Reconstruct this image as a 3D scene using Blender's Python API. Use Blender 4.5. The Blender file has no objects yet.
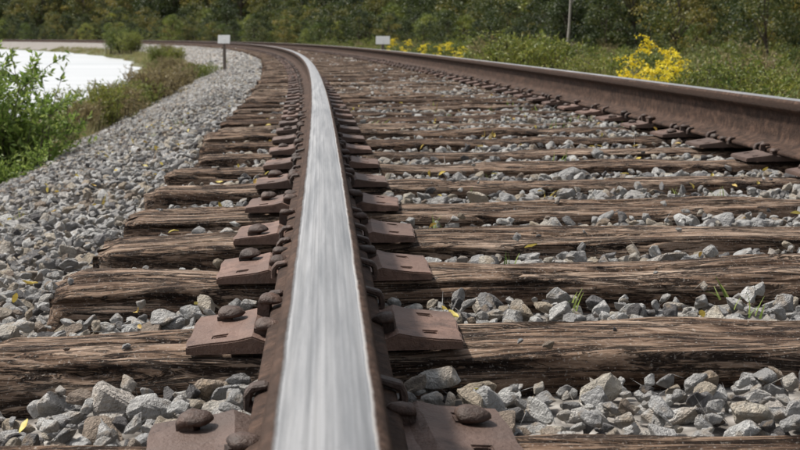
import bpy, bmesh, math, random
import numpy as np
from mathutils import Vector, noise, Matrix
random.seed(5); rng=np.random.default_rng(5)
R=420.0; CANT=0.010; F=1330.0
YAW=math.radians(3.1); PITCH=math.radians(8.0)
CAMZ=0.397
scn=bpy.context.scene
def link(o,parent=None):
    scn.collection.objects.link(o)
    if parent: o.parent=parent
    return o
def empty(name):
    e=bpy.data.objects.new(name,None); e.empty_display_size=.1; return link(e)
def tw(s,u):   # track -> world
    return (R+u)*np.cos(s/R)-R, (R+u)*np.sin(s/R)
def us(x,y):
    r=np.hypot(x+R,y); return r-R, R*np.arctan2(y,x+R)
def PX(px,D): return D*math.tan(math.atan((px-400)/F)+YAW)

# ---------------- materials ----------------
def newmat(name):
    m=bpy.data.materials.new(name); m.use_nodes=True
    nt=m.node_tree; b=nt.nodes['Principled BSDF']; return m,nt,b
def N(nt,t,**k):
    n=nt.nodes.new(t)
    for a,v in k.items(): setattr(n,a,v)
    return n
def ramp(nt,stops,fac=None,interp='LINEAR'):
    r=N(nt,'ShaderNodeValToRGB'); r.color_ramp.interpolation=interp
    el=r.color_ramp.elements
    while len(el)<len(stops): el.new(.5)
    for e,(p,c) in zip(el,stops):
        e.position=p; e.color=(c[0],c[1],c[2],1) if hasattr(c,'__len__') else (c,c,c,1)
    if fac: nt.links.new(fac,r.inputs[0])
    return r
def tex(nt,coord,scale,nscale,detail=4,rough=.6,dist=0):
    mp=N(nt,'ShaderNodeMapping'); mp.inputs['Scale'].default_value=scale
    nt.links.new(coord,mp.inputs[0])
    n=N(nt,'ShaderNodeTexNoise'); n.inputs['Scale'].default_value=nscale
    n.inputs['Detail'].default_value=detail; n.inputs['Roughness'].default_value=rough; n.inputs['Distortion'].default_value=dist
    nt.links.new(mp.outputs[0],n.inputs['Vector']); return n.outputs[0]
def mix(nt,fac,a,b,mode='MIX'):
    m=N(nt,'ShaderNodeMix',data_type='RGBA',blend_type=mode)
    for i,v in ((0,fac),(6,a),(7,b)):
        if isinstance(v,(int,float)): m.inputs[i].default_value=v
        elif isinstance(v,tuple): m.inputs[i].default_value=(*v,1)
        else: nt.links.new(v,m.inputs[i])
    return m.outputs[2]
def math_(nt,op,a,b=0.0,clamp=False):
    m=N(nt,'ShaderNodeMath',operation=op,use_clamp=clamp)
    for i,v in ((0,a),(1,b)):
        if isinstance(v,(int,float)): m.inputs[i].default_value=v
        else: nt.links.new(v,m.inputs[i])
    return m.outputs[0]
def bump(nt,b,h,dist,strength=1.0):
    bp=N(nt,'ShaderNodeBump'); bp.inputs['Distance'].default_value=dist; bp.inputs['Strength'].default_value=strength
    nt.links.new(h,bp.inputs['Height']); nt.links.new(bp.outputs[0],b.inputs['Normal'])
def offcoord(nt):
    tc=N(nt,'ShaderNodeTexCoord'); oi=N(nt,'ShaderNodeObjectInfo')
    mul=math_(nt,'MULTIPLY',oi.outputs['Random'],37.0)
    add=N(nt,'ShaderNodeVectorMath',operation='ADD'); nt.links.new(tc.outputs['Object'],add.inputs[0])
    nt.links.new(mul,add.inputs[1]); return add.outputs[0],oi.outputs['Random']

def m_stone():
    m,nt,b=newmat('limestone'); c,r=offcoord(nt)
    base=ramp(nt,[(0,(.13,.12,.12)),(.07,(.26,.25,.25)),(.18,(.50,.49,.48)),(.38,(.74,.72,.69)),(.46,(.58,.48,.36)),(.54,(.78,.71,.60)),(.62,(.56,.555,.55)),(.76,(.84,.83,.80)),(.90,(.90,.89,.86)),(.95,(.45,.36,.28)),(1,(.32,.25,.20))],r)
    n=tex(nt,c,(1,1,1),1.6,4,.65)
    mm=ramp(nt,[(.3,.55),(.5,.95),(.7,1.05)],n)
    col=mix(nt,1.0,base.outputs[0],mm.outputs[0],'MULTIPLY')
    st=ramp(nt,[(.56,0.0),(.70,.5)],tex(nt,c,(1,1,1),.9,2,.6))
    col=mix(nt,st.outputs[0],col,(.48,.35,.22))
    nt.links.new(col,b.inputs['Base Color']); b.inputs['Roughness'].default_value=.85
    n2=tex(nt,c,(1,1,1),5,4,.7); bump(nt,b,n2,.14,.8); return m
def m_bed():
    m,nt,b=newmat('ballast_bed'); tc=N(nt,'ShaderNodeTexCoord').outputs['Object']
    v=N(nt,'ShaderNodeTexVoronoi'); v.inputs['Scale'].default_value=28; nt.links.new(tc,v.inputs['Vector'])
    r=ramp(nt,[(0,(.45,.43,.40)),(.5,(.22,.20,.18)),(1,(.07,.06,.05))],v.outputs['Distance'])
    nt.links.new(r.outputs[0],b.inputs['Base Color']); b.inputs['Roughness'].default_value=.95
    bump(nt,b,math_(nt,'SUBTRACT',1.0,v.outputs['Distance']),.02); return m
def m_wood():
    m,nt,b=newmat('weathered_tie_wood'); c,r=offcoord(nt)
    fine=tex(nt,c,(3.6,38,38),1.5,6,.75,.8)
    mid=tex(nt,c,(2.4,8,8),1.9,5,.72,1.1)
    base=ramp(nt,[(.27,(.045,.032,.024)),(.42,(.165,.122,.093)),(.56,(.29,.228,.178)),(.70,(.44,.365,.29)),(.85,(.58,.51,.43))],fine)
    tint=ramp(nt,[(0,(.55,.46,.41)),(.3,(.80,.72,.66)),(.6,(.98,.93,.90)),(1,(1.15,1.12,1.08))],r)
    col=mix(nt,1.0,base.outputs[0],tint.outputs[0],'MULTIPLY')
    blot=ramp(nt,[(.35,(.24,.185,.155)),(.47,(.80,.73,.68)),(.62,(1.12,1.12,1.12))],mid)
    col=mix(nt,1.0,col,blot.outputs[0],'MULTIPLY')
    ck=tex(nt,c,(1.5,17,17),1.0,6,.66,1.6)
    d=math_(nt,'ABSOLUTE',math_(nt,'SUBTRACT',ck,.5))
    crack=ramp(nt,[(.0,0),(.010,.15),(.028,1)],d)
    ck2=tex(nt,c,(4,46,46),1.0,5,.65,1.2)
    d2=math_(nt,'ABSOLUTE',math_(nt,'SUBTRACT',ck2,.47))
    crack2=ramp(nt,[(.0,.25),(.030,1)],d2)
    cr=mix(nt,1.0,crack.outputs[0],crack2.outputs[0],'MULTIPLY')
    col=mix(nt,cr,(.020,.013,.010),col)
    grit=tex(nt,c,(1,1,1),260,2,.6)
    col=mix(nt,ramp(nt,[(.60,0),(.70,.5)],grit).outputs[0],col,(.46,.42,.38))
    nt.links.new(col,b.inputs['Base Color']); b.inputs['Roughness'].default_value=.88; b.inputs['Specular IOR Level'].default_value=.2
    h=math_(nt,'ADD',math_(nt,'MULTIPLY',fine,.6),cr)
    bump(nt,b,h,.007,.9); return m
def rustcol(nt,c,dark=(.045,.026,.019),mid=(.115,.066,.046),light=(.24,.155,.115),sc=18):
    n=tex(nt,c,(1,1,1),sc,6,.7)
    return ramp(nt,[(.3,dark),(.5,mid),(.72,light)],n).outputs[0],n
def m_rust(name='rusty_iron',**k):
    m,nt,b=newmat(name); c,r=offcoord(nt)
    col,n=rustcol(nt,c,**k)
    t=ramp(nt,[(0,(.6,.6,.62)),(1,(1.2,1.12,1.1))],r)
    col=mix(nt,1.0,col,t.outputs[0],'MULTIPLY')
    bl=tex(nt,c,(1,1,1),9,5,.7)
    col=mix(nt,ramp(nt,[(.46,0),(.62,.75)],bl).outputs[0],col,(.055,.036,.028))
    nt.links.new(col,b.inputs['Base Color']); b.inputs['Roughness'].default_value=.62
    n2=tex(nt,c,(1,1,1),140,4,.7); bump(nt,b,math_(nt,'ADD',n,n2),.0030,1.0); return m
def m_rail():
    m,nt,b=newmat('rail_steel')
    uv=N(nt,'ShaderNodeAttribute'); uv.attribute_name='ruv'
    at=N(nt,'ShaderNodeAttribute'); at.attribute_name='lat'
    c=uv.outputs['Vector']
    col,n=rustcol(nt,c,sc=30,dark=(.024,.014,.010),mid=(.062,.036,.025),light=(.13,.078,.055))
    stn=tex(nt,c,(2.5,12,1),2,4,.6)
    col=mix(nt,1.0,col,ramp(nt,[(.3,.5),(.7,1.15)],stn).outputs[0],'MULTIPLY')
    edge=tex(nt,c,(2.5,6,1),4,6,.75)
    e=math_(nt,'ADD',at.outputs['Fac'],math_(nt,'MULTIPLY',math_(nt,'SUBTRACT',edge,.5),.0045))
    msk=ramp(nt,[(0,0),(1,1)],math_(nt,'MULTIPLY',math_(nt,'SUBTRACT',.0285,e),380.0,True)).outputs[0]
    st=tex(nt,c,(.25,260,1),1.0,5,.7)
    sc=ramp(nt,[(.3,(.30,.295,.29)),(.5,(.42,.415,.41)),(.62,(.50,.495,.49)),(.75,(.62,.615,.61))],st).outputs[0]
    blo=tex(nt,c,(1.0,34,1),2,6,.72)
    sc=mix(nt,1.0,sc,ramp(nt,[(.30,.66),(.58,1.06)],blo).outputs[0],'MULTIPLY')
    spk_=tex(nt,c,(60,60,1),6,3,.6)
    sc=mix(nt,ramp(nt,[(.64,0),(.72,.55)],spk_).outputs[0],sc,(.15,.12,.10))
    nt.links.new(mix(nt,msk,col,sc),b.inputs['Base Color'])
    nt.links.new(math_(nt,'MULTIPLY',msk,.85),b.inputs['Metallic'])
    rg=ramp(nt,[(.3,.34),(.7,.50)],blo).outputs[0]
    nt.links.new(mix(nt,msk,(.8,.8,.8),rg),b.inputs['Roughness'])
    nt.links.new(math_(nt,'ADD',math_(nt,'MULTIPLY',msk,.3),.2),b.inputs['Specular IOR Level'])
    n2=tex(nt,c,(1,1,1),120,4,.7)
    hh=math_(nt,'MULTIPLY',math_(nt,'ADD',n,n2),math_(nt,'SUBTRACT',1.05,msk))
    bump(nt,b,hh,.0026,1.0); return m
def m_foliage(name,stops,trans=.35,rnd=0.5,rough=.55):
    m,nt,b=newmat(name)
    at=N(nt,'ShaderNodeAttribute'); at.attribute_name='v'
    oi=N(nt,'ShaderNodeObjectInfo')
    f=math_(nt,'ADD',math_(nt,'MULTIPLY',at.outputs['Fac'],1-rnd),math_(nt,'MULTIPLY',oi.outputs['Random'],rnd))
    col=ramp(nt,stops,f).outputs[0]
    nt.links.new(col,b.inputs['Base Color']); b.inputs['Roughness'].default_value=rough
    tr=N(nt,'ShaderNodeBsdfTranslucent'); nt.links.new(col,tr.inputs[0])
    ms=N(nt,'ShaderNodeMixShader'); ms.inputs[0].default_value=trans
    out=nt.nodes['Material Output']
    nt.links.new(b.outputs[0],ms.inputs[1]); nt.links.new(tr.outputs[0],ms.inputs[2]); nt.links.new(ms.outputs[0],out.inputs[0])
    return m
def m_plain(name,col,rough=.7,var=.25,sc=8):
    m,nt,b=newmat(name); tc=N(nt,'ShaderNodeTexCoord').outputs['Object']
    n=tex(nt,tc,(1,1,1),sc,5,.6)
    rr=ramp(nt,[(.3,tuple(x*(1-var) for x in col)),(.7,tuple(x*(1+var) for x in col))],n)
    nt.links.new(rr.outputs[0],b.inputs['Base Color']); b.inputs['Roughness'].default_value=rough; return m

M_stone=m_stone(); M_bed=m_bed(); M_wood=m_wood(); M_rust=m_rust(light=(.29,.19,.15),mid=(.145,.09,.067),dark=(.045,.027,.021))
M_spike=m_rust('rusty_spike',dark=(.022,.014,.011),mid=(.06,.036,.026),light=(.13,.08,.06),sc=30); M_rail=m_rail()
M_tree=m_foliage('tree_leaves',[(0,(.010,.020,.007)),(.25,(.028,.046,.012)),(.5,(.068,.090,.022)),(.72,(.16,.155,.035)),(1,(.36,.26,.06))])
M_shrub=m_foliage('shrub_leaves',[(0,(.04,.075,.015)),(.4,(.12,.16,.03)),(.7,(.24,.265,.05)),(1,(.40,.36,.09))])
M_bush=m_foliage('bush_leaves',[(0,(.07,.13,.02)),(.5,(.20,.29,.06)),(1,(.36,.42,.12))],rnd=.2,trans=.45)
M_grass=m_foliage('grass_blades',[(0,(.07,.11,.025)),(.4,(.17,.205,.05)),(.7,(.31,.29,.11)),(1,(.46,.38,.20))],rnd=.5)
M_dry=m_foliage('dry_brush',[(0,(.12,.095,.04)),(.5,(.25,.20,.09)),(1,(.38,.32,.16))],rnd=.4)
M_yel=m_foliage('goldenrod_flower',[(0,(.74,.54,.02)),(1,(.90,.80,.06))],rnd=.3)
M_litter=m_foliage('yellow_leaf',[(0,(.30,.17,.04)),(.5,(.52,.40,.08)),(1,(.62,.54,.16))],rnd=.8,trans=.2)
M_bark=m_plain('bark',(.07,.052,.04),.9,.4,20)
M_pale=m_plain('pale_bark',(.36,.33,.29),.85,.3,30)
M_stem=m_plain('stem',(.11,.12,.045),.8,.3,20)
M_white=m_plain('white_paint',(.82,.82,.80),.5,.04,10)
M_post=m_plain('sign_post_wood',(.16,.13,.11),.8,.3,30)

# ---------------- helpers ----------------
def lib(name):
    return bpy.data.collections.new(name)
def meshobj(name,verts,faces,mats,fm=None,va=None,smooth=False):
    me=bpy.data.meshes.new(name); me.from_pydata(verts,[],faces)
    for mm in mats: me.materials.append(mm)
    if fm is not None: me.polygons.foreach_set('material_index',np.asarray(fm,dtype=np.int32))
    if va is not None:
        a=me.attributes.new('v','FLOAT','FACE'); a.data.foreach_set('value',np.asarray(va,dtype=np.float32))
    if smooth: me.polygons.foreach_set('use_smooth',[True]*len(me.polygons))
    me.update(); return bpy.data.objects.new(name,me)
def scatter(name,pts,rot,scl,idx,coll,parent=None):
    n=len(pts); me=bpy.data.meshes.new(name)
    me.vertices.add(n); me.vertices.foreach_set('co',np.asarray(pts,dtype=np.float32).ravel())
    a=me.attributes.new('rot','FLOAT_VECTOR','POINT'); a.data.foreach_set('vector',np.asarray(rot,dtype=np.float32).ravel())
    scl=np.asarray(scl,dtype=np.float32)
    if scl.ndim==1: scl=np.repeat(scl[:,None],3,1)
    a=me.attributes.new('scl','FLOAT_VECTOR','POINT'); a.data.foreach_set('vector',scl.ravel())
    a=me.attributes.new('idx','INT','POINT'); a.data.foreach_set('value',np.asarray(idx,dtype=np.int32))
    me.update()
    ob=bpy.data.objects.new(name,me); link(ob,parent)
    ng=bpy.data.node_groups.new(name+'_gn','GeometryNodeTree')
    ng.interface.new_socket('Geometry',in_out='INPUT',socket_type='NodeSocketGeometry')
    ng.interface.new_socket('Geometry',in_out='OUTPUT',socket_type='NodeSocketGeometry')
    gi=ng.nodes.new('NodeGroupInput'); go=ng.nodes.new('NodeGroupOutput')
    ip=ng.nodes.new('GeometryNodeInstanceOnPoints'); ci=ng.nodes.new('GeometryNodeCollectionInfo')
    ci.inputs['Collection'].default_value=coll; ci.inputs['Separate Children'].default_value=True; ci.inputs['Reset Children'].default_value=True
    ip.inputs['Pick Instance'].default_value=True
    def na(nm,t):
        q=ng.nodes.new('GeometryNodeInputNamedAttribute'); q.data_type=t; q.inputs['Name'].default_value=nm; return q.outputs['Attribute']
    er=ng.nodes.new('FunctionNodeEulerToRotation')
    L=ng.links.new
    L(gi.outputs[0],ip.inputs['Points']); L(ci.outputs[0],ip.inputs['Instance'])
    L(na('idx','INT'),ip.inputs['Instance Index']); L(na('rot','FLOAT_VECTOR'),er.inputs[0]); L(er.outputs[0],ip.inputs['Rotation'])
    L(na('scl','FLOAT_VECTOR'),ip.inputs['Scale']); L(ip.outputs[0],go.inputs[0])
    md=ob.modifiers.new('scatter','NODES'); md.node_group=ng
    return ob

class MB:
    def __init__(s): s.v=[];s.f=[];s.m=[];s.a=[];s.n=0
    def add(s,v,f,m,a):
        s.v.extend(v); s.f.extend([tuple(i+s.n for i in q) for q in f]); s.m.extend([m]*len(f))
        s.a.extend(a if hasattr(a,'__len__') else [a]*len(f)); s.n+=len(v)
    def tube(s,poly,rad,k=4,m=0,a=.5):
        poly=[Vector(p) for p in poly]; V=[];Fc=[]
        for i,p in enumerate(poly):
            d=(poly[min(i+1,len(poly)-1)]-poly[max(i-1,0)]); d=d.normalized() if d.length>0 else Vector((0,0,1))
            x=d.orthogonal().normalized(); y=d.cross(x)
            for j in range(k):
                t=2*math.pi*j/k; V.append(tuple(p+(x*math.cos(t)+y*math.sin(t))*rad[i]))
        for i in range(len(poly)-1):
            for j in range(k):
                Fc.append((i*k+j,i*k+(j+1)%k,(i+1)*k+(j+1)%k,(i+1)*k+j))
        s.add(V,Fc,m,a)
    def leaves(s,c,d,L,W,m=1,a=None):
        c=np.asarray(c,float); d=np.asarray(d,float); n=len(c)
        if n==0: return
        d/=np.linalg.norm(d,axis=1,keepdims=True)+1e-9
        q=rng.normal(size=(n,3)); sd=np.cross(d,q); sd/=np.linalg.norm(sd,axis=1,keepdims=True)+1e-9
        L=np.broadcast_to(L,n)[:,None]; W=np.broadcast_to(W,n)[:,None]
        V=np.stack([c,c+d*L*.45+sd*W/2,c+d*L,c+d*L*.45-sd*W/2],1).reshape(-1,3)
        Fc=[(4*i,4*i+1,4*i+2,4*i+3) for i in range(n)]
        if a is None: a=rng.random(n)
        s.add(V.tolist(),Fc,m,a.tolist())
    def obj(s,name,mats): return meshobj(name,s.v,s.f,mats,s.m,s.a)

# ---------------- rocks ----------------
rocks=lib('ballast_stone_shapes')
NR=22
for i in range(NR):
    bm=bmesh.new(); npt=random.randint(11,20)
    sx,sy,sz=1.0,random.uniform(.55,.9),random.uniform(.40,.72)
    for k in range(npt):
        v=Vector((random.gauss(0,1),random.gauss(0,1),random.gauss(0,1))).normalized()*random.uniform(.82,1.1)
        bm.verts.new((v.x*sx,v.y*sy,v.z*sz))
    bmesh.ops.convex_hull(bm,input=bm.verts)
    bmesh.ops.delete(bm,geom=[v for v in bm.verts if not v.link_faces],context='VERTS')
    bmesh.ops.dissolve_limit(bm,angle_limit=math.radians(14),verts=bm.verts,edges=bm.edges)
    bmesh.ops.bevel(bm,geom=list(bm.edges),offset=.07,segments=1,affect='EDGES')
    bmesh.ops.triangulate(bm,faces=bm.faces)
    bmesh.ops.subdivide_edges(bm,edges=[e for e in bm.edges if e.calc_length()>.33],cuts=1)
    o=Vector((i*9.1,3.3,1.7))
    for v in bm.verts:
        v.co+=v.co.normalized()*(.09*noise.noise(v.co*2.5+o)+.04*noise.noise(v.co*7+o))
    me=bpy.data.meshes.new('ballast_stone'); bm.to_mesh(me); bm.free(); me.materials.append(M_stone)
    rocks.objects.link(bpy.data.objects.new('ballast_stone_%02d'%i,me))

# ties positions
backs=[.30,.80,1.335,1.85,2.35,2.76,3.22,3.74]
TW=.208
tc=[b-TW/2 for b in [-1.7,-1.2,-.72,-.24]+backs]
while tc[-1]<200: tc.append(tc[-1]+.50+random.uniform(-.03,.03))
tc=np.array(tc); NT=len(tc)
TL0,TL1=-.455,1.965
tie_jit=rng.normal(0,.018,NT); tie_rot=rng.normal(0,.007,NT); tie_z=-np.abs(rng.normal(0,.005,NT))
tie_rot[5:12]*=.5; tie_z[5:12]*=.4; tie_jit[5:12]*=.4

def zb(u,s):
    u=np.asarray(u,float)
    z=np.interp(u,[-3.0,-2.3,-.85,-.50,-.2,1.5,2.1,2.4,3.2,3.6],[-.92,-.62,-.11,-.058,-.026,-.017,-.030,-.08,-.48,-.7])
    return z+np.clip(u,-1,2.5)*CANT
def wav(x,y): return .007*np.sin(x*7.1+1.3*np.sin(y*3.3))*np.cos(y*5.7+np.sin(x*2.9))+.006*np.sin(y*1.9+x*2.2)

P=[];S=[]
def layer(s0,s1,sp,u0,u1,dz,sc,keep=1.0):
    ss=np.arange(s0,s1,sp); uu=np.arange(u0,u1,sp)
    a,b=np.meshgrid(ss,uu,indexing='ij'); a=a.ravel(); b=b.ravel()
    a=a+rng.uniform(-.5,.5,a.size)*sp; b=b+rng.uniform(-.5,.5,b.size)*sp
    k=rng.random(a.size)<keep; a=a[k]; b=b[k]
    size=np.clip(sc*np.exp(.36*rng.normal(size=a.size)),sc*.45,sc*2.0)
    j=np.searchsorted(tc,a); j0=np.clip(j-1,0,NT-1); j1=np.clip(j,0,NT-1)
    d=np.minimum(np.abs(a-tc[j0]),np.abs(a-tc[j1]))
    ont=(d<TW/2+size*.42)&(b>TL0-size*.5)&(b<TL1+size*.5)
    onr=(np.abs(b)<.085)|(np.abs(b-1.505)<.085)
    k=~(ont)
    a=a[k];b=b[k];size=size[k];onr=onr[k]
    x,y=tw(a,b)
    z=zb(b,a)+wav(x,y)+dz+rng.normal(0,.006,a.size)-size*.35
    z=np.where(a<1.15,z-.012,z)
    z=np.where(onr,np.minimum(z,-.035),z)
    z=np.where((np.abs(b)<.12)|(np.abs(b-1.505)<.12),np.minimum(z,-.022),z)
    P.append(np.stack([x,y,z],1)); S.append(size)
layer(-1.2,13,.031,-2.5,2.7,-.012,.0180)
layer(-1.2,13,.041,-2.5,2.7,.004,.0180,.66)
layer(0,13,.17,-2.4,2.6,.005,.030,.4)
layer(13,30,.040,-2.5,2.4,-.011,.025)
layer(13,30,.12,-2.5,2.4,-.002,.029,.6)
layer(30,110,.085,-2.5,2.2,-.018,.048)
nt_=60; k=rng.integers(5,16,nt_)
a=tc[k]+rng.uniform(-.1,.1,nt_); b=np.where(rng.random(nt_)<.75,rng.uniform(.25,1.3,nt_),rng.uniform(-.43,-.22,nt_))
x,y=tw(a,b); sz=rng.uniform(.004,.012,nt_)
P.append(np.stack([x,y,b*CANT+sz*.35],1)); S.append(sz)
P=np.concatenate(P); S=np.concatenate(S); n=len(P)
rot=np.stack([rng.normal(0,.45,n),rng.normal(0,.45,n),rng.uniform(0,6.28,n)],1)
scatter('ballast_gravel',P,rot,S,rng.integers(0,NR,n),rocks)
print('stones',n)

# ballast bed
ss=np.concatenate([np.arange(-3,16,.12),np.arange(16,210,.8)]); uu=np.concatenate([np.linspace(-3,3.6,67)])
A,B=np.meshgrid(ss,uu,indexing='ij'); X,Y=tw(A,B); Z=np.minimum(zb(B,A),np.where((np.abs(B)<.12)|(np.abs(B-1.505)<.12),-.03,9))+wav(X,Y)-.03
V=np.stack([X.ravel(),Y.ravel(),Z.ravel()],1); nu=len(uu)
Fc=[(i*nu+j,(i+1)*nu+j,(i+1)*nu+j+1,i*nu+j+1)[::-1] for i in range(len(ss)-1) for j in range(nu-1)]
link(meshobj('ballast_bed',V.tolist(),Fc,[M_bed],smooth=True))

# ---------------- track ----------------
track=empty('railroad_track')
ties=lib('tie_shapes')
def make_tie(i):
    L=TL1-TL0; W=TW; H=.175; nl=280
    per=[]
    nt1=60
    for k in range(nt1+1): per.append((-W/2+W*k/nt1,0,0,1))
    for k in range(1,14): per.append((W/2,-H*k/14,1,0))
    for k in range(0,9): per.append((W/2-W*k/8,-H,0,-1))
    for k in range(1,14): per.append((-W/2,-H+H*k/14,-1,0))
    npz=len(per); V=[]
    o=Vector((i*13.7,i*5.1,i*2.3)); rr=.014+.010*random.random()
    for a in range(nl+1):
        t=a/nl; x=-L/2+L*t
        end=min(t,1-t)*L
        shrink=max(0,1-end/.03)*.010
        wob=.006*noise.noise(Vector((x*1.4,i*7.7,0)))
        for (y,z,ny,nz) in per:
            yy,zz=y,z
            cy=max(0,abs(yy)-(W/2-rr)); cz=max(0,zz+rr)
            if cy>0 and cz>0:
                l=math.hypot(cy,cz); f=min(1,rr/l); yy=math.copysign(W/2-rr+cy*f,yy); zz=-rr+cz*f
            d=.004*noise.noise(Vector((x*2.0,yy*30,zz*30))+o)
            d+=.004*noise.noise(Vector((x*6,yy*70,zz*70))+o)
            r1=noise.noise(Vector((x*1.1+.25*noise.noise(Vector((x*5,i,yy*4))),yy*15,zz*15))+o*1.7)
            d-=.014*max(0,1-abs(r1)/.06)
            d+=.012*noise.noise(Vector((x*3.4,yy*6,zz*6))+o*.3)-.003
            wear=max(0,noise.noise(Vector((x*2.8,yy*3+5,0))+o*2.1)+.12)
            if z>-.035 and abs(y)>W/2-.035: d-=.042*wear*max(0,(abs(y)-(W/2-.035))/.035)
            nn=Vector((0,ny,nz))
            if cy>0 and cz>0: nn=Vector((0,math.copysign(cy,y),cz)).normalized()
            px=x+(noise.noise(Vector((yy*25,zz*25,i*3.1+ (0 if t<.5 else 9))))*.018 if end<.001 else 0)
            V.append((px,yy+wob+nn.y*d-math.copysign(shrink,yy),zz+nn.z*d-(shrink if z>-.01 else 0)))
    Fc=[]
    for a in range(nl):
        for j in range(npz):
            j2=(j+1)%npz
            Fc.append((a*npz+j,a*npz+j2,(a+1)*npz+j2,(a+1)*npz+j))
    Fc.append(tuple(range(npz))[::-1]); Fc.append(tuple(nl*npz+j for j in range(npz)))
    me=bpy.data.meshes.new('tie'); me.from_pydata(V,[],Fc); me.materials.append(M_wood)
    me.polygons.foreach_set('use_smooth',[True]*(len(Fc)-2)+[False]*2); me.update()
    bm=bmesh.new(); bm.from_mesh(me); bmesh.ops.recalc_face_normals(bm,faces=bm.faces); bm.to_mesh(me); bm.free()
    ties.objects.link(bpy.data.objects.new('tie_%d'%i,me))
for i in range(7): make_tie(i)
uc=(TL0+TL1)/2
x,y=tw(tc,uc+tie_jit)
scatter('wooden_ties',np.stack([x,y,uc*CANT+tie_z],1),np.stack([tie_z*0,tie_z*0-CANT,tc/R+tie_rot],1),np.ones(NT),np.arange(NT)*3%7,ties,track)

# rail
def rail(name,uo):
    H=.172; hw=.036
    half=[(0,H),(.010,H-.0001),(.018,H-.0006),(.025,H-.0014),(.030,H-.0028),(.034,H-.006),(hw,H-.011),(hw+.0005,H-.030),(.030,H-.038),(.012,H-.046),(.0085,H-.060),(.008,.080),(.0095,.045),(.016,.032),(.050,.020),(.070,.013),(.074,.010),(.074,.001),(.070,0),(0,0)]
    prof=half+[(-a,b) for a,b in half[-2:0:-1]]
    lat=[abs(a) if b>H-.012 else .1 for a,b in prof]
    ss=np.concatenate([np.arange(-2.5,20,.1),np.arange(20,205,.5)])
    n=len(prof); V=[];la=[];ruv=[]
    arc=0;acc=[0]
    for i in range(1,n): arc+=math.hypot(prof[i][0]-prof[i-1][0],prof[i][1]-prof[i-1][1]); acc.append(arc)
    for s in ss:
        for i,(a,b) in enumerate(prof):
            x,y=tw(s,uo+a); V.append((x,y,.018+b+uo*CANT)); la.append(lat[i]); ruv.append((s,a if b>H-.012 else acc[i],uo))
    Fc=[(i*n+j,i*n+(j+1)%n,(i+1)*n+(j+1)%n,(i+1)*n+j) for i in range(len(ss)-1) for j in range(n)]
    Fc.append(tuple(range(n)))
    ob=meshobj(name,V,Fc,[M_rail],smooth=True); me=ob.data
    a=me.attributes.new('lat','FLOAT','POINT'); a.data.foreach_set('value',np.array(la,dtype=np.float32))
    a=me.attributes.new('ruv','FLOAT_VECTOR','POINT'); a.data.foreach_set('vector',np.array(ruv,dtype=np.float32).ravel())
    bm=bmesh.new(); bm.from_mesh(me); bmesh.ops.recalc_face_normals(bm,faces=bm.faces); bm.to_mesh(me); bm.free()
    link(ob,track)
rail('inner_rail',0.0); rail('outer_rail',1.505)

# tie plates with real spike holes
plates=lib('plate_shapes')
def make_plate():
    xs=[-.178,-.160,-.145,-.128,-.112,-.0935,-.078,-.06,0,.06,.078,.0935,.112,.128,.145,.160,.178]
    ys=[-.092,-.085,-.062,-.045,-.02,.02,.045,.062,.085,.092]
    bm=bmesh.new(); g={}
    def zt(x):
        ax=abs(x)
        if ax<.08: return .0175
        if ax<.095: return .024
        return .021-(ax-.095)/.085*.009
    for i,x in enumerate(xs):
        for j,y in enumerate(ys): 
            g[i,j]=bm.verts.new((x+.0025*noise.noise(Vector((x*20,y*40,1))),y+.0025*noise.noise(Vector((x*20,y*40,5))),zt(x)+.0015*noise.noise(Vector((x*30,y*30,9)))))
    fs=[]
    for i in range(len(xs)-1):
        for j in range(len(ys)-1):
            cx=(xs[i]+xs[i+1])/2; cy=(ys[j]+ys[j+1])/2
            hole=( .128<abs(cx)<.145 and ((.045<cy<.062) or (-.062<cy<-.045)) )
            if hole: continue
            fs.append(bm.faces.new((g[i,j],g[i+1,j],g[i+1,j+1],g[i,j+1])))
    r=bmesh.ops.extrude_face_region(bm,geom=fs)
    for v in [e for e in r['geom'] if isinstance(e,bmesh.types.BMVert)]: v.co.z=.0015
    bmesh.ops.recalc_face_normals(bm,faces=bm.faces)
    be=[e for e in bm.edges if len(e.link_faces)==2 and e.calc_face_angle(0)>.9 and max(v.co.z for v in e.verts)>.01]
    bmesh.ops.bevel(bm,geom=be,offset=.002,segments=2,affect='EDGES')
    me=bpy.data.meshes.new('tie_plate'); bm.to_mesh(me); bm.free(); me.materials.append(M_rust)
    plates.objects.link(bpy.data.objects.new('tie_plate',me))
make_plate()
pp=[];pr=[]
for uo in (0,1.505):
    k=tc+rng.normal(0,.006,NT); x,y=tw(k,uo+rng.normal(0,.003,NT))
    pp.append(np.stack([x,y,np.full(NT,uo*CANT)+.0015-.002],1)); pr.append(np.stack([0*k,0*k-CANT,k/R+rng.normal(0,.03,NT)],1))
pp=np.concatenate(pp);pr=np.concatenate(pr)
scatter('tie_plates',pp,pr,np.ones(len(pp)),np.zeros(len(pp)),plates,track)

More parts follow.
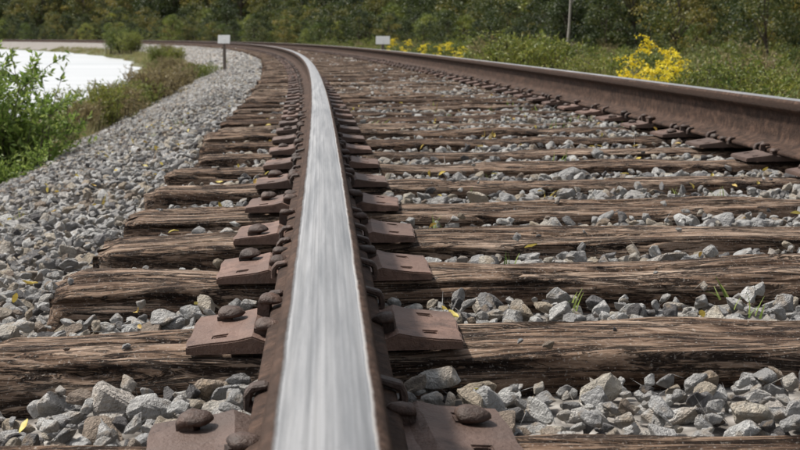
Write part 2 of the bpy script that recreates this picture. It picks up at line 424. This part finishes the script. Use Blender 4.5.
# spikes
spk=lib('spike_shapes')
def make_spike(i):
    bm=bmesh.new()
    nseg=14; rings=[(0.0,1.0),(.45,.93),(.78,.72),(.97,.38),(1.0,.08),(.86,-.12),(.45,-.3)]
    prev=None; HH=.0095; top=bm.verts.new((.004,0,HH))
    for ri,(rr,zz) in enumerate(rings[1:]):
        ring=[]
        for k in range(nseg):
            t=2*math.pi*k/nseg
            ct=math.copysign(abs(math.cos(t))**.75,math.cos(t)); st=math.copysign(abs(math.sin(t))**.75,math.sin(t))
            rx=.0195 if ct>0 else .012; ry=.0150
            nz_=noise.noise(Vector((ct*1.3,st*1.3,ri*.4+i*7)))
            ring.append(bm.verts.new((.004+rx*rr*ct+.002*nz_,ry*rr*st,HH*zz+.0024*nz_)))
        for k in range(nseg):
            if prev is None: bm.faces.new((top,ring[k],ring[(k+1)%nseg]))
            else: bm.faces.new((prev[k],ring[k],ring[(k+1)%nseg],prev[(k+1)%nseg]))
        prev=ring
    bm.faces.new(prev)
    r=bmesh.ops.create_cube(bm,size=1.0)
    for v in r['verts']: v.co=Vector((v.co.x*.016,v.co.y*.016,v.co.z*.07-.036))
    for f in bm.faces: f.smooth=True
    vs=set(r['verts'])
    for f in bm.faces:
        if any(v in vs for v in f.verts): f.smooth=False
    bmesh.ops.recalc_face_normals(bm,faces=bm.faces)
    me=bpy.data.meshes.new('spike'); bm.to_mesh(me); bm.free(); me.materials.append(M_spike)
    spk.objects.link(bpy.data.objects.new('spike_%d'%i,me))
for i in range(5): make_spike(i)
sp=[];sr=[];sz=[]
for uo in (0,1.505):
    for k in range(NT):
        near=(uo==0 and 5<=k<=12)
        for side in (-1,1):
            pos=[-.05,.05] if random.random()<(.6 if near and side<0 else .4) else [random.choice((-.05,.05))]
            for dy in pos:
                up=(random.random()<.35)*random.uniform(.004,.016)
                uu_=uo+side*.082; s_=tc[k]+dy+random.uniform(-.006,.006); x,y=tw(s_,uu_)
                sp.append((x,y,.018+.010+up+uo*CANT)); sr.append((random.uniform(-.12,.12),random.uniform(-.12,.12),s_/R+(0 if side<0 else math.pi)+random.uniform(-.3,.3))); sz.append(random.uniform(.95,1.2))
            if (side<0 and (random.random()<.5 or (near and k<8))) or random.random()<.12:
                dy=random.choice((-.054,.054)); uu_=uo+side*.137
                if near and k<8: dy=.054
                s_=tc[k]+dy; x,y=tw(s_,uu_)
                sp.append((x,y,.016+(.006 if near else random.uniform(0,.004))+uo*CANT)); sr.append((random.uniform(-.1,.1),random.uniform(-.1,.1),random.uniform(-.4,.4))); sz.append(random.uniform(1.1,1.35))
sp=np.array(sp);sr=np.array(sr)
scatter('rail_spikes',sp,sr,np.array(sz),rng.integers(0,5,len(sp)),spk,track)
# anchors
anc=lib('anchor_shapes')
bm=bmesh.new()
prof=[(-.086,-.004),(-.086,.012),(-.078,.022),(-.062,.024),(-.058,.019),(-.076,.014),(-.078,.0005),(.078,.0005),(.076,.014),(.050,.024),(.052,.030),(.080,.022),(.086,.010),(.085,-.006),(.06,-.016),(-.06,-.016)]
v0=[bm.verts.new((a,-.010,b)) for a,b in prof]; v1=[bm.verts.new((a,.010,b)) for a,b in prof]
bm.faces.new(v0); bm.faces.new(v1[::-1])
for i in range(len(prof)):
    j=(i+1)%len(prof); bm.faces.new((v0[i],v1[i],v1[j],v0[j]))
bmesh.ops.recalc_face_normals(bm,faces=bm.faces)
bmesh.ops.bevel(bm,geom=list(bm.edges),offset=.002,segments=1,affect='EDGES')
me=bpy.data.meshes.new('rail_anchor'); bm.to_mesh(me); bm.free(); me.materials.append(M_spike)
anc.objects.link(bpy.data.objects.new('rail_anchor',me))
ap=[];ar=[]
for uo in (0,1.505):
    for k in range(NT):
        for dy in (-.124,.124):
            if random.random()<.45: continue
            s_=tc[k]+dy+random.uniform(-.004,.008); x,y=tw(s_,uo)
            ap.append((x,y,.0175+uo*CANT)); ar.append((0,0,s_/R+(0 if random.random()<.8 else math.pi)))
scatter('rail_anchors',np.array(ap),np.array(ar),np.ones(len(ap)),np.zeros(len(ap)),anc,track)

# ---------------- terrain ----------------
WZ=-1.02
def hterr(x,y):
    u,s=us(x,y)
    nz=.10*np.sin(x*.7+y*.31)+.08*np.sin(y*.53-x*.2)
    z=np.interp(u,[-60,-9,-5.5,-3.9,-3.1,-2.6,-2.3,-2.0,2.6,3.0,3.6,8,20,34,90,200,600],[-2.6,-2.0,-1.5,-1.05,-.82,-.66,-.64,-.85,-.85,-.5,-.42,-.5,-.55,.0,9,26,40])
    far=np.hypot(x+60,y)
    fs=np.interp(far+14*np.sin(x*.02)+8*np.sin(x*.061+2),[0,300,322,350,520,1500],[-9,-2.4,-.9,1.,26,60])
    fl=np.interp(-x+20*np.sin(y*.02),[0,150,175,400,1500],[-9,-2.5,-1,25,60])
    z=np.where(u<-6,np.maximum(np.maximum(z,fs),fl),np.maximum(z,np.where(u>20,fs,-9)))
    z=z+np.where(u<0,1,0)*.10*np.sin(s*.45+1.2*np.sin(s*.21))*np.interp(u,[-9,-5,-3.2,-2.6],[0,1,1,0])
    am=np.interp(np.abs(u-.5),[2.8,6,60],[0,.4,2.0])
    am=np.where((u<-4)&(u>-150)&(far<320),.3,am)
    return z+nz*am
g=np.sinh(np.linspace(-1,1,321)*6.2)/np.sinh(6.2)*1600
gx=g; gy=np.sinh(np.linspace(-.55,1,280)*6.2)/np.sinh(6.2)*1700
X,Y=np.meshgrid(gx,gy,indexing='ij'); Z=hterr(X,Y); ny=len(gy)
V=np.stack([X.ravel(),Y.ravel(),Z.ravel()],1)
Fc=[(i*ny+j,(i+1)*ny+j,(i+1)*ny+j+1,i*ny+j+1) for i in range(len(gx)-1) for j in range(ny-1)]
m,nt,b=newmat('ground_soil'); tcn=N(nt,'ShaderNodeTexCoord').outputs['Object']
n1=tex(nt,tcn,(1,1,1),.6,8,.65); n2=tex(nt,tcn,(1,1,1),9,5,.7)
col=mix(nt,n2,ramp(nt,[(.35,(.05,.075,.02)),(.5,(.10,.12,.035)),(.65,(.17,.14,.07))],n1).outputs[0],(.09,.075,.04))
nt.links.new(col,b.inputs['Base Color']); b.inputs['Roughness'].default_value=.95; bump(nt,b,n2,.05)
link(meshobj('ground',V.tolist(),Fc,[m],smooth=True))
# water
m,nt,b=newmat('lake_water_painted_sky'); tcn=N(nt,'ShaderNodeTexCoord').outputs['Object']
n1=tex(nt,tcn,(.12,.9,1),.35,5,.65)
nt.links.new(ramp(nt,[(.3,(.46,.48,.49)),(.7,(.60,.61,.62))],n1).outputs[0],b.inputs['Base Color'])  # bright sky reflection painted into the water as a pale base colour
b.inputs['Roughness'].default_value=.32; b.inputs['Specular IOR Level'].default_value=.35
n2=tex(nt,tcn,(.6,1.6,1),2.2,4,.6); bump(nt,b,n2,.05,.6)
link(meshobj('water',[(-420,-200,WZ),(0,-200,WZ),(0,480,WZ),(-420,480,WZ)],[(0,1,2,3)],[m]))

# ---------------- vegetation ----------------
def make_grass(name,nb,h,spread,mat,w=.006):
    mb=MB(); 
    for i in range(nb):
        x0,y0=rng.normal(0,spread,2); a=rng.uniform(0,6.28); ln=h*rng.uniform(.5,1.1); bend=rng.uniform(.1,.7)
        dx,dy=math.cos(a),math.sin(a); px,py=-dy,dx; va=rng.random(); V=[]
        for k in range(4):
            t=k/3; r=bend*ln*t*t; z=ln*(t-.25*bend*t*t); ww=w*(1-t*.85)
            V+= [(x0+dx*r+px*ww/2,y0+dy*r+py*ww/2,z),(x0+dx*r-px*ww/2,y0+dy*r-py*ww/2,z)]
        mb.add(V,[(2*k,2*k+1,2*k+3,2*k+2) for k in range(3)],0,va)
    return mb.obj(name,[mat])
grassL=lib('grass_shapes')
for i in range(5): grassL.objects.link(make_grass('grass_tuft_%d'%i,60,.34,.09,M_grass))
for i in range(2): grassL.objects.link(make_grass('grass_tuft_%d'%(5+i),60,.42,.10,M_dry))
def make_plant(name,ns,h,spread,lpl,L,W,mats,twigs=5,flower=False,lean=.35,r=.006,sub=.35):
    mb=MB(); C=[];D=[];FC=[];FD=[]
    for i in range(ns):
        a=rng.uniform(0,6.28); b0=np.array([rng.normal(0,spread*.35),rng.normal(0,spread*.35),0]); ln=h*rng.uniform(.6,1.05)
        out=np.array([math.cos(a),math.sin(a),0])*lean*rng.uniform(.2,1.2); poly=[]
        for k in range(6):
            t=k/5; poly.append(b0+out*ln*t**1.5+np.array([0,0,ln*t*(1-.12*t)])+rng.normal(0,.012*ln,3)*t)
        mb.tube(poly,[r*(1-.8*k/5) for k in range(6)],3,0,.5)
        def along(pl,n,t0=.15):
            for q in range(n):
                t=rng.uniform(t0,1)*(len(pl)-1); k=min(int(t),len(pl)-2); f=t-k
                p=pl[k]*(1-f)+pl[k+1]*f; d=pl[k+1]-pl[k]; d=d/(np.linalg.norm(d)+1e-6)
                C.append(p); D.append(d*.5+rng.normal(0,.6,3)+np.array([0,0,.1]))
        along(poly,lpl)
        for tw_ in range(twigs):
            k=rng.integers(1,5); p0=poly[k]; dd=rng.normal(0,1,3); dd[2]=abs(dd[2])*.8+.2; dd/=np.linalg.norm(dd)
            l2=ln*sub*rng.uniform(.5,1); pl=[p0,p0+dd*l2*.5+np.array([0,0,.02*ln]),p0+dd*l2]
            mb.tube(pl,[r*.5,r*.35,r*.15],3,0,.5); along(pl,int(lpl*.7),.1)
        if flower:
            top=poly[-1]
            for q in range(9):
                aa=rng.uniform(0,6.28); l3=h*.15*rng.uniform(.5,1.1); t0=rng.uniform(-.16,.02)*h
                p0=top+np.array([0,0,t0]); 
                for z in range(24):
                    t=rng.random(); p=p0+np.array([math.cos(aa)*l3*t,math.sin(aa)*l3*t,l3*(.9*t-.9*t*t)+.03*h])+rng.normal(0,.006,3)
                    FC.append(p); FD.append(rng.normal(0,1,3))
    mb.leaves(C,D,L*rng.uniform(.6,1.2,len(C)),W*rng.uniform(.7,1.2,len(C)),1)
    if flower: mb.leaves(FC,FD,.017,.014,2)
    return mb.obj(name,mats)
bushL=lib('bush_shapes')
for i in range(3): bushL.objects.link(make_plant('bush_%d'%i,36,1.0,.40,34,.058,.019,[M_bark,M_bush],7))
weedL=lib('weed_shapes')
for i in range(3): weedL.objects.link(make_plant('weed_%d'%i,14,.6,.28,22,.05,.014,[M_stem,M_shrub],3))
weedL.objects.link(make_plant('weed_3',16,.55,.28,16,.04,.009,[M_stem,M_dry],5))
weedL.objects.link(make_plant('weed_4',16,.55,.28,16,.045,.012,[M_stem,M_grass],4))
goldL=lib('goldenrod_shapes')
for i in range(4): goldL.objects.link(make_plant('goldenrod_%d'%i,3,.85,.14,26,.07,.012,[M_stem,M_shrub,M_yel],0,True,.14,.004))
brushL=lib('brush_shapes')
for i in range(2): brushL.objects.link(make_plant('brush_%d'%i,60,.8,.5,26,.05,.011,[M_bark,M_dry],6))
brushL.objects.link(make_plant('brush_2',60,.8,.5,26,.045,.014,[M_bark,M_shrub],6))

def place(name,coll,lst,ncol):
    p=np.array([(x,y,float(hterr(np.array(x),np.array(y)))-.02) for x,y,s in lst]); 
    k=p[:,2]>WZ-.03; p=p[k]; sc=np.array([l[2] for l in lst])[k]; n=len(p)
    return scatter(name,p,np.stack([rng.normal(0,.05,n),rng.normal(0,.05,n),rng.uniform(0,6.28,n)],1),sc,rng.integers(0,ncol,n),coll)
def ulist(n,s0,s1,u0,u1,a,b,pw=1.0):
    o=[]
    for _ in range(n):
        s=s0+(s1-s0)*random.random()**pw; u=random.uniform(u0,u1); x,y=tw(s,u); o.append((float(x),float(y),random.uniform(a,b)))
    return o
place('grass',grassL,ulist(5200,2,45,2.7,9,.7,1.5,1.3)+ulist(3000,10,70,6,22,.8,1.7)+ulist(2200,3,60,-3.9,-2.1,.3,.8,1.3)+ulist(1000,45,150,-3.9,-2.2,.5,1.0)+ulist(1500,45,140,2.6,12,.9,1.7),7)
place('weeds',weedL,ulist(520,6,50,2.9,8,.6,1.3,1.2)+ulist(300,20,80,5,18,.8,1.8)+ulist(140,12,60,-3.7,-2.4,.3,.7),5)
def single(name,mesh_ob,x,y,s,rz=0.,sz=None):
    o=bpy.data.objects.new(name,mesh_ob.data); o.location=(x,y,float(hterr(np.array(x),np.array(y)))-.03); o.scale=(s,s,sz or s); o.rotation_euler=(0,0,rz); return link(o)
for px,D,s in ((-2,9.4,1.05),(20,9.9,.85),(4,8.8,.6),(-35,10.2,1.1),(-75,9.5,1.2)):
    single('green_bush',bushL.objects[random.randrange(3)],PX(px,D),D,s,random.random()*6)
for px,D,s,k in ((97,15.2,.80,2),(112,16.5,.75,0),(84,14.5,.58,0),(58,12.8,.42,2),(40,11.5,.38,0),(148,20.5,.95,0),(160,22,.9,1),(137,19,.7,2),(126,18.2,.6,0),(180,26,1.0,0),(196,28,1.05,2),(170,25,.85,1),(203,33,.9,2),(188,32,1.0,0),(170,38,.9,0),(160,60,1.2,2),(168,66,1.2,0),(178,58,1.0,2),(133,95,2.2,2),(122,100,2.8,2)):
    single('brush_shrub',brushL.objects[k],PX(px,D),D,s,random.random()*6)
gl=[(PX(px,D),D,s) for px,D,s in ((614,12,1.15),(645,11.8,1.20),(651,12.4,1.06),(672,12,1.10),(634,12.9,.95),(657,11.5,.88),(636,11.2,.78),(682,12.8,.85),(745,13.5,.9),(405,33,1.1),(425,30,1.0),(437,27,1.0),(515,15.5,.85),(500,17,.85),(462,26,.95),(450,29,1.0),(392,38,1.1),(540,15,.8),(575,14,.85)) ]
place('goldenrod',goldL,gl,4)
for px,D,s,k in ((500,17,1.15,2),(518,18,1.45,2),(535,17.5,1.25,2),(482,19,.95,2),(552,19,1.1,2),(508,20,1.3,0),(700,12.5,.78,2),(714,12,.85,2),(735,11.5,.95,2),(765,11,.85,2),(750,12.5,1.0,0),(790,10.5,.80,2),(825,10.5,.9,2),(590,16,.9,2),(640,16.5,.95,2),(450,30,1.0,2),(425,35,1.0,2)):
    single('wild_shrub',brushL.objects[k],PX(px,D),D,s,random.random()*6)

# trees
def make_tree(name,h,cr,z0,nclump,nleaf,leaf,mat,tr=.16):
    mb=MB(); lean=rng.normal(0,.04,2)
    tp=[np.array([lean[0]*h*t,lean[1]*h*t,h*.85*t])+rng.normal(0,.05,3)*(t>0) for t in np.linspace(0,1,7)]
    mb.tube(tp,[tr*(1-.85*t) for t in np.linspace(0,1,7)],7,0,.5)
    C=[];D=[];A=[]
    for i in range(nclump):
        z=z0+(h-z0)*rng.random()**.9; t=(z-z0)/(h-z0); rad=cr*(math.sin(math.pi*min(1,.18+.82*t))**.6)
        a=rng.uniform(0,6.28); rr=rad*math.sqrt(rng.uniform(.15,1)); c=np.array([math.cos(a)*rr+lean[0]*z,math.sin(a)*rr+lean[1]*z,z])
        if i%3==0:
            k=min(5,int(6*max(0,(z-.8))/h)); p0=tp[k]; md=(p0+c)/2+np.array([0,0,.2]); mb.tube([p0,md,c],[tr*.35,tr*.2,tr*.05],4,0,.5)
        cs=cr*.24*rng.uniform(.6,1.3); base=rng.uniform(.0,.85)
        q=rng.normal(0,1,(nleaf,3)); q/=np.linalg.norm(q,axis=1,keepdims=True); q*=(rng.random((nleaf,1))**.4)*cs; q[:,2]*=.6
        C.append(c+q); D.append(q+rng.normal(0,.5,(nleaf,3))*cs+np.array([0,0,-.2])*cs); A.append(np.clip(base+rng.normal(0,.1,nleaf)+.12*q[:,2]/cs,0,1))
    C=np.concatenate(C);D=np.concatenate(D);A=np.concatenate(A)
    mb.leaves(C,D,leaf*rng.uniform(.6,1.3,len(C)),leaf*.6*rng.uniform(.6,1.3,len(C)),1,A)
    return mb.obj(name,[M_bark,mat])
treeL=lib('tree_shapes')
for i in range(4): treeL.objects.link(make_tree('tree_%d'%i,11,3.0,.8,100,60,.25,M_tree))
for i in range(2): treeL.objects.link(make_tree('tree_%d'%(4+i),12,3.0,3.2,100,60,.25,M_tree,.2))
shrL=lib('shrub_shapes')
for i in range(5): shrL.objects.link(make_tree('shrub_%d'%i,3.4,1.4,.15,60,70,.11,M_shrub if i==2 else M_tree,.05))
tl=ulist(460,25,330,24,60,.55,1.2)+ulist(260,40,330,60,110,.9,1.5)+ulist(60,-10,30,18,50,.8,1.3)
place('forest_trees',treeL,tl,6)
sl=ulist(300,35,300,15,30,.5,1.6)+ulist(70,40,110,11,18,.3,.8)+ulist(140,80,240,5,14,.4,.9)+ulist(60,5,40,12,24,.6,1.2)
place('forest_undergrowth',shrL,sl,5)
fl=[]
for _ in range(650):
    a=math.radians(random.uniform(-48,12)); d=random.uniform(312,420); x=-60+math.sin(a)*d; y=math.cos(a)*d
    u,s=us(np.array(x),np.array(y))
    if u<25 and hterr(np.array(x),np.array(y))>WZ: fl.append((x,y,random.uniform(.7,1.3)))
for _ in range(160): fl.append((random.uniform(-230,-176),random.uniform(0,330),random.uniform(.8,1.4)))
place('distant_treeline',treeL,fl,6)
fs=[(x+random.uniform(-6,6),y-random.uniform(2,10),random.uniform(.8,2.0)) for x,y,_ in fl if math.hypot(x+60,y)<345]
fs=[q for q in fs if hterr(np.array(q[0]),np.array(q[1]))>WZ]
if fs: place('distant_shore_shrubs',shrL,fs,5)
mb=MB(); D=30; bx=PX(562,D); bz=float(hterr(np.array(bx),np.array(D)))
pl=[(bx+.10*t*4+.03*math.sin(t*9),D,bz+4.2*t) for t in np.linspace(0,1,9)]
mb.tube(pl,[.032*(1-.6*t) for t in np.linspace(0,1,9)],6,0)
for k in range(3,9):
    p=pl[k]; sgn=random.choice((-1,1)); mb.tube([p,(p[0]+sgn*.25,p[1]+.1,p[2]+.3),(p[0]+sgn*.45,p[1]+.1,p[2]+.75)],[.012,.008,.003],4,0)
link(mb.obj('dead_sapling',[M_pale]))

# ---------------- signs ----------------
def box(bm,cx,cy,cz,sx,sy,sz,mi=0,bev=.004):
    r=bmesh.ops.create_cube(bm,size=1.0); vs=r['verts']
    for v in vs: v.co=Vector((cx+v.co.x*sx,cy+v.co.y*sy,cz+v.co.z*sz))
    es=list(set(e for v in vs for e in v.link_edges))
    bmesh.ops.bevel(bm,geom=es,offset=bev,segments=2,affect='EDGES')
def sign(name,x,y,z0,ztop,w,h,pw,mp):
    e=empty(name); e.location=(x,y,z0)
    bm=bmesh.new(); box(bm,0,0,(ztop-z0-h*.5)/2-.1,pw,pw,(ztop-z0)-h*.5+.2,0)
    me=bpy.data.meshes.new('post'); bm.to_mesh(me); bm.free(); me.materials.append(mp)
    o=bpy.data.objects.new('post',me); link(o,e)
    bm=bmesh.new(); box(bm,0,0,0,w,.012,h,0)
    box(bm,0,-.009,0,.02,.006,.02,0,.001)
    me=bpy.data.meshes.new('plate'); bm.to_mesh(me); bm.free(); me.materials.append(M_white)
    o=bpy.data.objects.new('plate',me); o.location=(0,-pw*.5-.03,ztop-z0-h/2); o.rotation_euler=(-.2,0,-.2); link(o,e)
D=27; sign('trackside_sign',PX(226,D),D,float(zb(-1.3,D))-.02,CAMZ+D*3/F,.25,.17,.06,M_post)
D=36; xx=PX(383,D); sign('trackside_sign.001',xx,D,-.45,CAMZ+D*2/F,.38,.22,.07,M_post)

# litter
litL=lib('litter_shapes')
for i in range(4):
    V=[];Fc=[];nn=6
    for k in range(nn+1):
        t=k/nn; w=.42*math.sin(math.pi*min(1,t*.97+.02))**.8*(1+.1*random.random()); z=.25*math.sin(t*3+i)+.1*random.random()
        V+=[(-w,t*2-1,z+w*.5*(i%2)),(0,t*2-1,z-.1),(w,t*2-1,z+w*.4)]
    for k in range(nn):
        Fc+=[(3*k,3*k+1,3*k+4,3*k+3),(3*k+1,3*k+2,3*k+5,3*k+4)]
    litL.objects.link(meshobj('fallen_leaf_%d'%i,V,Fc,[M_litter],va=rng.random(len(Fc)),smooth=True))
nl=190; cr=rng.integers(6,22,nl); a=(tc[cr]+tc[cr+1])/2+rng.uniform(-.12,.12,nl); b=rng.uniform(-1.2,1.9,nl)
x,y=tw(a,b); z=zb(b,a)+wav(x,y)+.014
k=(np.abs(b)>.14)
scatter('fallen_leaves',np.stack([x,y,z],1)[k],np.stack([rng.normal(0,.5,nl),rng.normal(0,.5,nl),rng.uniform(0,6.28,nl)],1)[k],rng.uniform(.006,.015,nl)[k],rng.integers(0,4,nl)[k],litL)
sprL=lib('sprout_shapes')
for i in range(3): sprL.objects.link(make_grass('sprout_%d'%i,5,.05,.012,M_bush,.005))
sprL.objects.link(make_grass('sprout_3',4,.07,.01,M_litter,.006))
ns=55; cr=rng.integers(7,20,ns); a=(tc[cr]+tc[cr+1])/2+rng.uniform(-.11,.11,ns); b=np.where(rng.random(ns)<.8,rng.uniform(.25,1.9,ns),rng.uniform(-1.2,-.2,ns))
x,y=tw(a,b)
scatter('sprouting_weeds',np.stack([x,y,zb(b,a)-.01],1),np.stack([rng.normal(0,.3,ns),rng.normal(0,.3,ns),rng.uniform(0,6.28,ns)],1),rng.uniform(.6,1.1,ns),rng.integers(0,4,ns),sprL)

# ---------------- light, world, camera ----------------
AZ=math.radians(-66); EL=math.radians(58)
sd=Vector((math.sin(AZ)*math.cos(EL),math.cos(AZ)*math.cos(EL),math.sin(EL)))
sl_=bpy.data.lights.new('sun','SUN'); sl_.energy=5.0; sl_.angle=math.radians(5); sl_.color=(1,.955,.885)
so=bpy.data.objects.new('sun',sl_); so.rotation_euler=sd.to_track_quat('Z','Y').to_euler(); link(so)
w=bpy.data.worlds.new('World'); scn.world=w; w.use_nodes=True; nt=w.node_tree
sky=N(nt,'ShaderNodeTexSky',sky_type='NISHITA'); sky.sun_disc=False; sky.sun_elevation=EL; sky.sun_rotation=AZ; sky.dust_density=3.0; sky.air_density=1.0
hs=N(nt,'ShaderNodeHueSaturation'); hs.inputs['Saturation'].default_value=.3
nt.links.new(sky.outputs[0],hs.inputs['Color']); bg=nt.nodes['Background']; nt.links.new(hs.outputs[0],bg.inputs[0]); bg.inputs[1].default_value=.15
cam=bpy.data.cameras.new('camera'); co=bpy.data.objects.new('camera',cam); link(co)
cam.sensor_width=36; cam.lens=F*36/800; cam.clip_start=.02; cam.clip_end=6000
fw=Vector((math.sin(YAW)*math.cos(PITCH),math.cos(YAW)*math.cos(PITCH),-math.sin(PITCH)))
co.location=(.002,0,CAMZ); co.rotation_euler=fw.to_track_quat('-Z','Y').to_euler()
cam.dof.use_dof=True; cam.dof.focus_distance=2.0; cam.dof.aperture_fstop=20
scn.camera=co
scn.view_settings.view_transform='Standard'; scn.view_settings.look='None'; scn.view_settings.exposure=0
